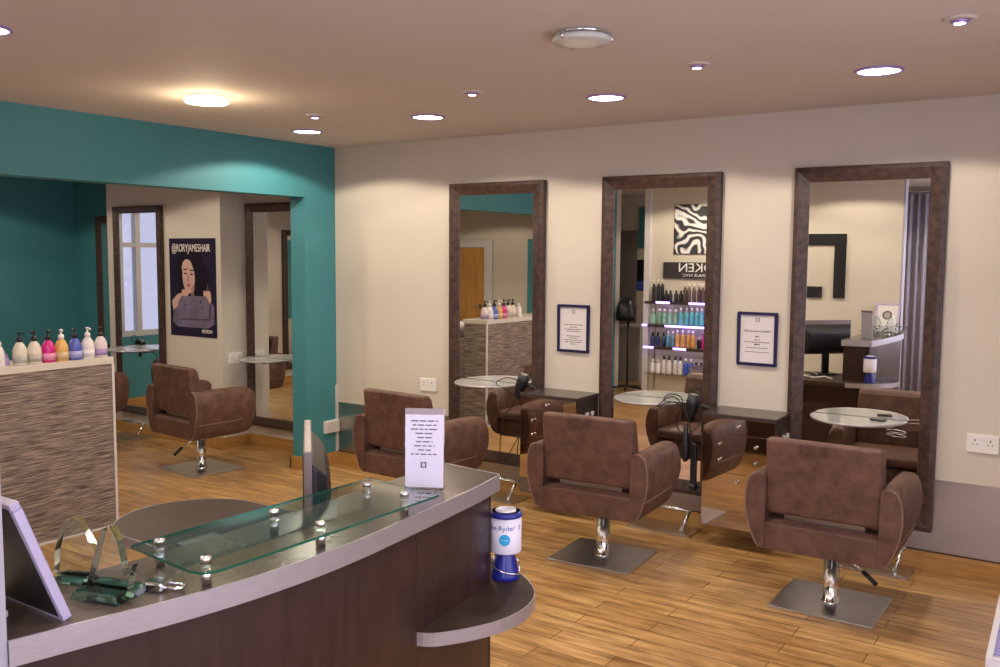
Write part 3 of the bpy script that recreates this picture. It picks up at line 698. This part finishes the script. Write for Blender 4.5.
bottle((by, -2.018, bt), bc('bottle_pale', (.66, .58, .60)), 'pale pump bottle with lilac label and black pump, rightmost on the partition', LAB, M['black'])

# ------------------------------------------------------------------ ceiling lights
def spot(loc_, power, ang=150, col=(1, .86, .69), blend=.12, r=.05):
    d = bpy.data.lights.new('lamp', 'SPOT'); d.energy = power; d.spot_size = radians(ang); d.spot_blend = blend; d.color = col; d.shadow_soft_size = r
    o = bpy.data.objects.new('lamp', d); COL.objects.link(o); o.location = loc_; return o
def downlight(x, y, label, power, r=.088):
    root = thing('downlight', label, 'ceiling light', (x, y, HC))
    MB().lathe([(r+.014, 0), (r+.014, -.004), (r+.002, -.010), (r, -.004)], seg=36).build('trim_ring', M['lilac'], root)  # lilac ring colour stands for the purple fringe around the glowing disc
    MB().lathe([(r, -.001), (r, -.005), (.001, -.006)], seg=36).build('diffuser', M['disc'], root)
    s = spot((0, 0, -.02), power); s.parent = root
DL = [(.532, -.804, 'round recessed downlight above the corner of the teal and cream walls'), (1.618, -.89, 'round recessed downlight above the left mirror'),
      (2.813, -.938, 'round recessed downlight above the middle mirror'), (4.126, -.927, 'round recessed downlight above the right hand mirror'),
      (1.575, -3.42, 'round recessed downlight at the left edge of the photograph'), (-1.0, -1.3, 'round recessed downlight in the alcove near the poster'),
      (-2.5, -1.5, 'round recessed downlight in the alcove near the teal wall'), (-1.6, -3.6, 'round recessed downlight deep in the alcove by the oak door'),
      (3.0, -3.6, 'round recessed downlight above the receptionist side of the desk'), (4.6, -3.2, 'round recessed downlight over the floor in front of the desk'), (4.6, -5.4, 'round recessed downlight near the curtained rear window'),
      (1.5, -3.65, 'added round downlight that brightens the product wall'), (1.6, -5.4, 'round recessed downlight in the rear passage behind the product wall')]  # product wall downlight is added to brighten the bottles and wall
for i, (x, y, lab) in enumerate(DL): downlight(x, y, lab, 34 if i < 4 else 34)
def eyeball(x, y, label, power=8):
    root = thing('eyeball_spotlight', label, 'ceiling light', (x, y, HC))
    MB().lathe([(.055, 0), (.055, -.003), (.032, -.010), (.031, -.002)], seg=30).build('trim_ring', M['ceil'], root)
    MB().lathe([(.031, -.003), (.026, -.016), (.020, -.018)], seg=24).build('lamp_holder', M['lilac'], root)
    MB().lathe([(.020, -.016), (.018, -.019), (.001, -.021)], seg=24).build('bulb_face', M['bulb'], root)
    s = spot((0, 0, -.03), power, 70, (.92, .88, 1)); s.parent = root
eyeball(1.088, -1.28, 'small lilac spotlight nearest the teal wall'); eyeball(2.323, -1.426, 'small lilac spotlight between the left and middle downlights')
eyeball(3.512, -1.458, 'small lilac spotlight beside the unlit glass lamp'); eyeball(4.541, -1.695, 'small lilac spotlight at the top right corner of the photograph')
def drum(x, y, lit, label):
    root = thing('drum_ceiling_light', label, 'ceiling light', (x, y, HC))
    MB().lathe([(.098, 0), (.098, -.008), (.092, -.014), (.080, -.014)], seg=40).build('chrome_base', M['chrome'], root)
    MB().lathe([(.086, -.016), (.106, -.017), (.109, -.020), (.109, -.032), (.104, -.036), (.06, -.038), (.001, -.039)], seg=40).build('glass_shade', M['drumlit'] if lit else M['drum'], root)
    for a in (20, 140, 260):
        c, s = cos(radians(a)), sin(radians(a)); w = MB(); w.tube([(.100*c, .100*s, -.008), (.113*c, .113*s, -.022), (.107*c, .107*s, -.037)], .004, 6); w.build('clip', M['chrome'], root)
    if lit:
        d = bpy.data.lights.new('lamp', 'POINT'); d.energy = 5; d.color = (1, .78, .5); d.shadow_soft_size = .08
        o = bpy.data.objects.new('lamp', d); COL.objects.link(o); o.parent = root; o.location = (0, 0, -.13)
drum(1.075, -2.04, True, 'lit round glass ceiling lamp in front of the teal wall')
drum(3.365, -2.19, False, 'unlit round glass ceiling lamp with chrome clips')

# ------------------------------------------------------------------ hairdryers and small tools at the shelves
def hairdryer(loc_, rz, label, rx=0):
    root = thing('hair_dryer', label, 'hair dryer', loc_, rz); root.rotation_euler = (0, radians(rx), rz)
    MB().lathe([(.020, -.075), (.034, -.070), (.040, -.03), (.038, .01), (.028, .05), (.026, .09), (.022, .09), (.001, .06)], (0, 0, 0), 20, axis='x').build('barrel', M['black'], root)
    MB().lathe([(.021, -.077), (.030, -.073)], (0, 0, 0), 20, axis='x').build('filter', M['steel'], root)
    MB().tube([(-.02, 0, -.02), (-.018, 0, -.08), (-.01, 0, -.13)], .015, 12).build('handle', M['black'], root)
    return root
def cord(pts, label, r=.0035, m=None, cat='cord', name='power_cord'):
    P_ = [Vector(p) for p in pts]; out = []
    for i in range(len(P_)-1):
        p0, p1, p2, p3 = P_[max(i-1, 0)], P_[i], P_[i+1], P_[min(i+2, len(P_)-1)]
        for k in range(6):
            t = k/6; out.append(.5*((2*p1)+(-p0+p2)*t+(2*p0-5*p1+4*p2-p3)*t*t+(-p0+3*p1-3*p2+p3)*t**3))
    out.append(P_[-1]); o = MB().tube(out, r, 6, 0).build(name, m or M['black']); return tag(o, label, cat)
hairdryer((3.000, -.150, .765), radians(190), 'black hair dryer hanging nose down at the right of the middle mirror shelf', 80)
hairdryer((1.80, -.13, .79), radians(190), 'black hair dryer hanging nose down at the right of the left mirror shelf', 70)
hairdryer((-2.50, -.42, .80), radians(20), 'black hair dryer at the left of the chimney breast shelf')
cord([(2.98, -.15, .72), (2.93, -.22, .79), (2.86, -.24, .80), (2.88, -.2, .835), (2.95, -.19, .82), (2.96, -.22, .76), (2.93, -.22, .69), (2.97, -.2, .60), (3.03, -.16, .64), (3.06, -.1, .70)], 'black dryer cord looped over the middle mirror shelf')
cord([(3.0, -.16, .78), (2.92, -.26, .80), (2.84, -.28, .77), (2.92, -.24, .83), (3.0, -.22, .72), (3.03, -.2, .5), (3.02, -.18, .32), (3.05, -.1, .28)], 'black tool cord hanging down beside the middle mirror cabinet')
cord([(1.80, -.13, .68), (1.72, -.2, .76), (1.66, -.22, .80), (1.74, -.2, .84), (1.82, -.18, .80), (1.78, -.2, .66), (1.68, -.16, .56), (1.64, -.14, .36), (1.66, -.12, .26), (1.8, -.1, .5), (1.88, -.08, .66)], 'black dryer cord looped beside the left mirror shelf')
cord([(-2.5, -.42, .68), (-2.62, -.5, .72), (-2.7, -.46, .82), (-2.6, -.44, .86), (-2.45, -.46, .74), (-2.35, -.48, .70), (-2.3, -.44, .62)], 'black dryer cord at the chimney breast shelf')
st = thing('hair_straightener', 'black hair straightener hanging beside the middle mirror cabinet', 'hair tool', (3.035, -.19, .30))
w = MB(); w.loft([[(-.018, -.014, z), (.018, -.014, z), (.018, .014, z), (-.018, .014, z)] for z in (.0, .26)], sm=False); w.build('plate_arms', M['black'], st, .006)
MB().lathe([(.022, -.02), (.026, 0), (.022, .02)], (0, 0, 0), 16).build('hinge', M['black'], st)
st = thing('hair_clipper', 'black curling brush hanging at the middle mirror cabinet', 'hair tool', (2.99, -.21, .45))
MB().lathe([(.012, 0), (.022, .02), (.026, .06), (.022, .12), (.012, .16), (.012, .22)], (0, 0, 0), 14).build('brush_body', M['black'], st)
ph = thing('mobile_phone', 'dark phone lying on the right hand glass shelf', 'phone', (4.02, -.11, .786), radians(-15))
bx('phone_case', M['black'], (-.038, .038, -.020, .020, 0, .010), ph, .003); bx('phone_screen', M['blackgloss'], (-.034, .034, -.017, .017, .0095, .011), ph)
w = MB()
for dz in (0, -.02):
    w.tube([(.045+.055*cos(radians(a)), .016*sin(radians(a)), dz+.004*sin(radians(a))) for a in range(0, 361, 20)], .0032, 6)
hol = thing('dryer_holder', 'chrome looped dryer holder at the right of the right hand shelf', 'holder', (4.09, -.20, .76), radians(-25))
w.build('loops', M['chrome'], hol); MB().tube([(-.06, .04, .01), (.02, .0, .018)], .004, 6).build('stem', M['chrome'], hol)

# low white rack at the bottom right corner
rk = thing('magazine_rack', 'low white rack with lavender slats at the bottom right corner', 'rack', (4.985, -1.60, 0), radians(2))
w = MB(); x0, x1, y0, y1, z = -.24, .24, -.62, .0, .47
for xx in (x0, x1-.018): w.box(xx, xx+.018, y0, y1, z-.02, z+.008)
for yy in (y1-.018, (y0+y1)/2-.009+.02, y0): w.box(x0+.018, x1-.018, yy, yy+.018, z-.02, z+.008)
w.build('frame', M['whitepaint'], rk, .002)
w = MB()
for i in range(22): w.box(x0+.018, x1-.018, y0+.02+i*.027, y0+.034+i*.027, z-.016, z-.004)
w.build('slats', mat('lavender_slats', (.36, .33, .55), .4), rk)
for xx in (x0, x1-.018):
    for yy in (y0, y1-.018): MB().box(xx, xx+.018, yy, yy+.018, 0, z-.02).build('leg', M['whitepaint'], rk)
bx('lower_shelf', M['whitepaint'], (x0+.018, x1-.018, y0, y1, .12, .135), rk)

# ------------------------------------------------------------------ product wall, seen in the middle mirror
YW = -4.3655
SH = [(1.146, 'top'), (.891, 'second'), (.647, 'third'), (.345, 'lowest')]
pr = thing('product_display', 'glass product shelves with violet light strips, reflected in the middle mirror', 'shelves', (1.45, YW, 0))
for z, n in SH:
    bx('glass_shelf', M['tintglass'], (-.70, .70, .002, .17, z-.008, z), pr)
for z, segs in ((1.146, ((-.56, -.40), (-.18, .2), (.3, .6))), (.891, ((-.72, -.66), (-.45, .15), (.3, .6))), (.647, ((-.70, -.58), (-.35, -.2), (0, .2)))):
    w = MB()
    for a, b in segs: w.box(a, b, .17, .178, z-.022, z-.002)
    w.build('light_strip', M['led'], pr)
    w = MB(); last = -.70
    for a, b in segs:
        if a-last > .02: w.box(last, a, .17, .176, z-.03, z)
        last = b
    w.box(last, .70, .17, .176, z-.03, z); w.build('ticket_rail', M['cabdark'], pr)
for x in (-.64, .64):
    w = MB(); w.box(x-.008, x+.008, .001, .012, .15, 1.3); w.build('upright', M['steel'], pr)
def prod(name, m1, capm, r, h, kind):
    w = MB(); 
    if kind == 'jar': w.lathe([(r, 0), (r, h), (r*.95, h)], seg=10)
    else: w.lathe([(r*.95, 0), (r, h*.1), (r, h*.62), (r*.5, h*.78)], seg=10)
    o = w.build(name, m1)
    c = MB()
    if kind == 'jar': c.lathe([(r*1.02, h), (r*1.02, h*1.16)], seg=10)
    else: c.lathe([(r*.5, h*.78), (r*.5, h), (r*.3, h)], seg=10)
    c.build('cap', capm, o)
    return o
blk = M['black']; gm = bc('bottle_green', (.22, .42, .30)); tm_ = bc('bottle_turquoise', (.10, .42, .45)); am = bc('bottle_amber', (.60, .30, .08)); nv = bc('bottle_navy', (.02, .03, .10)); cob = bc('bottle_cobalt', (.05, .10, .50))
rows = [(1.146, [(blk, WB, .020, .24, 'tall black can', 3, 'b'), (blk, blk, .024, .12, 'short black bottle', 4, 'b'), (bc('bottle_dark_brown', (.08, .05, .05)), WB, .022, .20, 'dark brown bottle', 6, 'b'), (PL, blk, .022, .18, 'pink black capped bottle', 5, 'b')]),
        (.891, [(gm, WH, .028, .17, 'pale green bottle', 5, 'b'), (tm_, WH, .026, .19, 'turquoise bottle', 6, 'b'), (tm_, blk, .030, .16, 'black capped turquoise bottle', 4, 'b')]),
        (.647, [(nv, blk, .026, .15, 'navy bottle', 3, 'b'), (bc('bottle_sky', (.12, .30, .42)), WH, .024, .17, 'sky blue bottle', 2, 'b'), (am, WH, .026, .19, 'amber bottle', 4, 'b'), (blk, WB, .024, .12, 'small black bottle', 1, 'b'), (PK, PK, .030, .17, 'magenta bottle', 5, 'b')]),
        (.345, [(WH, WH, .030, .15, 'white jar bottle', 2, 'b'), (WH, blk, .028, .20, 'white bottle with black cap', 4, 'b'), (cob, WH, .026, .18, 'blue bottle', 2, 'b'), (GL, blk, .026, .15, 'grey bottle with black cap', 3, 'b'), (cob, cob, .028, .19, 'cobalt bottle', 4, 'b')])]
nm = {1.146: 'top', .891: 'second', .647: 'third', .345: 'lowest'}
for z, kinds in rows:
    x = .80
    for (m1, cm, r, h, desc, n, k) in kinds:
        o0 = None
        for i in range(n):
            xx = x+r; x += 2*r+.008
            if o0 is None: o0 = prod('product_bottle', m1, cm, r, h, 'bottle'); o = o0
            else: o = copy_tree(o0)
            o.location = (xx, YW+.075+random.uniform(-.015, .03), z)
            tag(o, f'{desc} on the {nm[z]} shelf of the reflected product display', 'bottle', f'{desc} row on the {nm[z]} display shelf')
sn = thing('brand_sign', 'dark rectangular sign with white lettering above the reflected product shelves', 'sign', (1.36, YW, 1.487))
bx('board', mat('sign_board', (.035, .03, .035), .5), (-.46, .46, .0, .02, -.088, .088), sn, .002)
lt = mat('sign_lettering', (.8, .8, .8), .5)
text('lettering', 'REDKEN', .135, lt, sn, (0, .0215, .025), BACK, sx=1.12); text('lettering', '5TH AVENUE NYC', .042, lt, sn, (0, .0215, -.055), BACK, sx=1.35)
ps = thing('hair_poster', 'black and white print of curly hair above the reflected brand sign', 'poster', (1.36, YW, 1.935))
bx('canvas_edge', M['black'], (-.345, .345, 0, .014, -.27, .27), ps); 
bx('print', M['swirl'], (-.34, .34, .014, .016, -.265, .265), ps)
lg = MB(); 
w = MB(); cx, cz, s, t = 0, 0, .64, .112; h = s/2
w.box(-h, h, 0, .02, h-t, h) if False else None
w.box(h-.55, h, 0, .02, h-t, h); w.box(-h, -h+.0, 0, .02, h-t, h) if False else None
w.box(h-t, h, 0, .02, -h+.0, h-t); w.box(-h, h-.22, 0, .02, -h, -h+t); w.box(-h, -h+t, 0, .02, -h+t, h)
o = w.build('wall_emblem', M['black'], bevel=.002); o.location = (2.585, YW, 1.555); tag(o, 'large black broken square emblem on the wall behind the desk, reflected at right', 'wall art')

# rear passage things, seen in the middle mirror
struct(bx('door_2', mat('grey_brown_door', (.20, .17, .14), .6), (-1.0, -.31, YB, YB+.03, 0, 1.98)))
struct(bx('trim_8', M['teal'], (-.29, .0, YB, YB+.02, 1.74, 2.30)))
rp = thing('colour_poster', 'dark poster with colourful lower half, reflected at left in the middle mirror', 'poster', (-.17, YB, 1.38))
bx('board', M['black'], (-.14, .14, 0, .015, -.21, .21), rp)
w = MB(); w.box(-.13, -.03, .015, .017, -.2, -.08, 0); w.box(-.03, .05, .015, .017, -.2, -.08, 1); w.box(.05, .13, .015, .017, -.2, -.08, 2); w.build('colour_blocks', [cob, gm, PK], rp)
M['grey']=mat('grey_laminate', (.34, .31, .28), .6, noise=.1, scale=20)
cp = thing('styling_trolley', 'pale grey textured low unit at the rear passage, seen in the middle mirror', 'cabinet', (-.13, -5.9, 0))
bx('body', M['grey'], (-.15, .15, -.2, .2, 0, .72), cp); bx('top_ledge', M['whitepaint'], (-.16, .16, -.21, .21, .72, .74), cp)
hd = thing('hood_dryer', 'black hood dryer on a tall stand, reflected in the middle mirror', 'hair dryer', (.17, -5.02, 0))
w = MB(); 
for a in range(5): c, s = cos(a*2*pi/5), sin(a*2*pi/5); w.tube([(0, 0, .05), (.22*c, .22*s, .03)], .012, 8)
w.build('star_base', M['black'], hd)
MB().tube([(0, 0, .04), (0, 0, .95)], .014, 10).build('stand_pole', M['black'], hd)
MB().lathe([(.12, .86), (.125, .92), (.115, 1.02), (.085, 1.10), (.04, 1.14), (.001, 1.145), (.03, 1.12), (.075, 1.08), (.105, 1.0), (.115, .92), (.115, .86), (.12, .86)], (0, .06, 0), 28).build('hood', M['black'], hd)
MB().box(-.05, .05, -.14, -.02, .90, 1.05).build('motor_box', M['black'], hd, .01)
# curtain
w = MB(); fr = []
for i in range(90):
    t = i/89; fr.append((3.12+t*1.0, -6.12+.035*sin(i*.9)+.01*sin(i*.37)))
bk = [(x, y-.006) for x, y in fr[::-1]]
w.prism(fr+bk, .02, 2.36, 0, sm=True); cu = w.build('curtain', M['curtain']); tag(cu, 'lavender grey curtain hanging in folds beside the rear window, reflected in the right mirror', 'curtain')
w = MB(); w.tube([(3.0, -6.12, 2.375), (5.75, -6.12, 2.375)], .012, 10); tag(w.build('curtain_rail', M['chrome']), 'chrome curtain rail across the rear window', 'curtain rail')

# ------------------------------------------------------------------ daylight
def area(loc_, rot, sx, sy, power, col):
    d = bpy.data.lights.new('daylight', 'AREA'); d.shape = 'RECTANGLE'; d.size = sx; d.size_y = sy; d.energy = power; d.color = col
    o = bpy.data.objects.new('daylight', d); COL.objects.link(o); o.location = loc_; o.rotation_euler = rot
area((XR+.35, -3.9, 1.45), (0, radians(90), 0), 1.9, 3.4, 60, (.82, .79, 1))  # shines in through the added right wall window
area((4.6, YB-.4, 1.5), (radians(90), 0, 0), 2.3, 1.6, 60, (.84, .80, 1))
area((XL-1.0, -1.6, 3.4), (0, radians(-50), 0), 1.2, 1.6, 90, (.80, .78, 1))
wd = bpy.data.worlds.new('World'); S.world = wd; wd.use_nodes = True
wd.node_tree.nodes['Background'].inputs[0].default_value = (.72, .72, 1, 1); wd.node_tree.nodes['Background'].inputs[1].default_value = .7

# ------------------------------------------------------------------ camera
def rig():
    yaw, pitch, roll = .592808, .085945, .0069665
    f = Vector((-sin(yaw)*cos(pitch), cos(yaw)*cos(pitch), -sin(pitch)))
    r = f.cross(Vector((0, 0, 1))).normalized(); u = r.cross(f)
    r2 = cos(roll)*r+sin(roll)*u; u2 = -sin(roll)*r+cos(roll)*u
    m = Matrix((r2, u2, -f)).transposed().to_4x4(); m.translation = Vector((CAMX, CAMY, CAMZ)); return m
cd = bpy.data.cameras.new('camera'); cam = bpy.data.objects.new('camera', cd); COL.objects.link(cam)
cam.matrix_world = rig(); cd.sensor_width = 36; cd.lens = 916.045*36/1000; cd.clip_start = .02
S.camera = cam
S.view_settings.view_transform = 'Standard'; S.view_settings.look = 'None'; S.view_settings.gamma = 1; S.view_settings.use_curve_mapping = False
S.view_settings.exposure = .56
for o in list(S.objects):
    if o.name.startswith('tmp_text'): bpy.data.objects.remove(o)
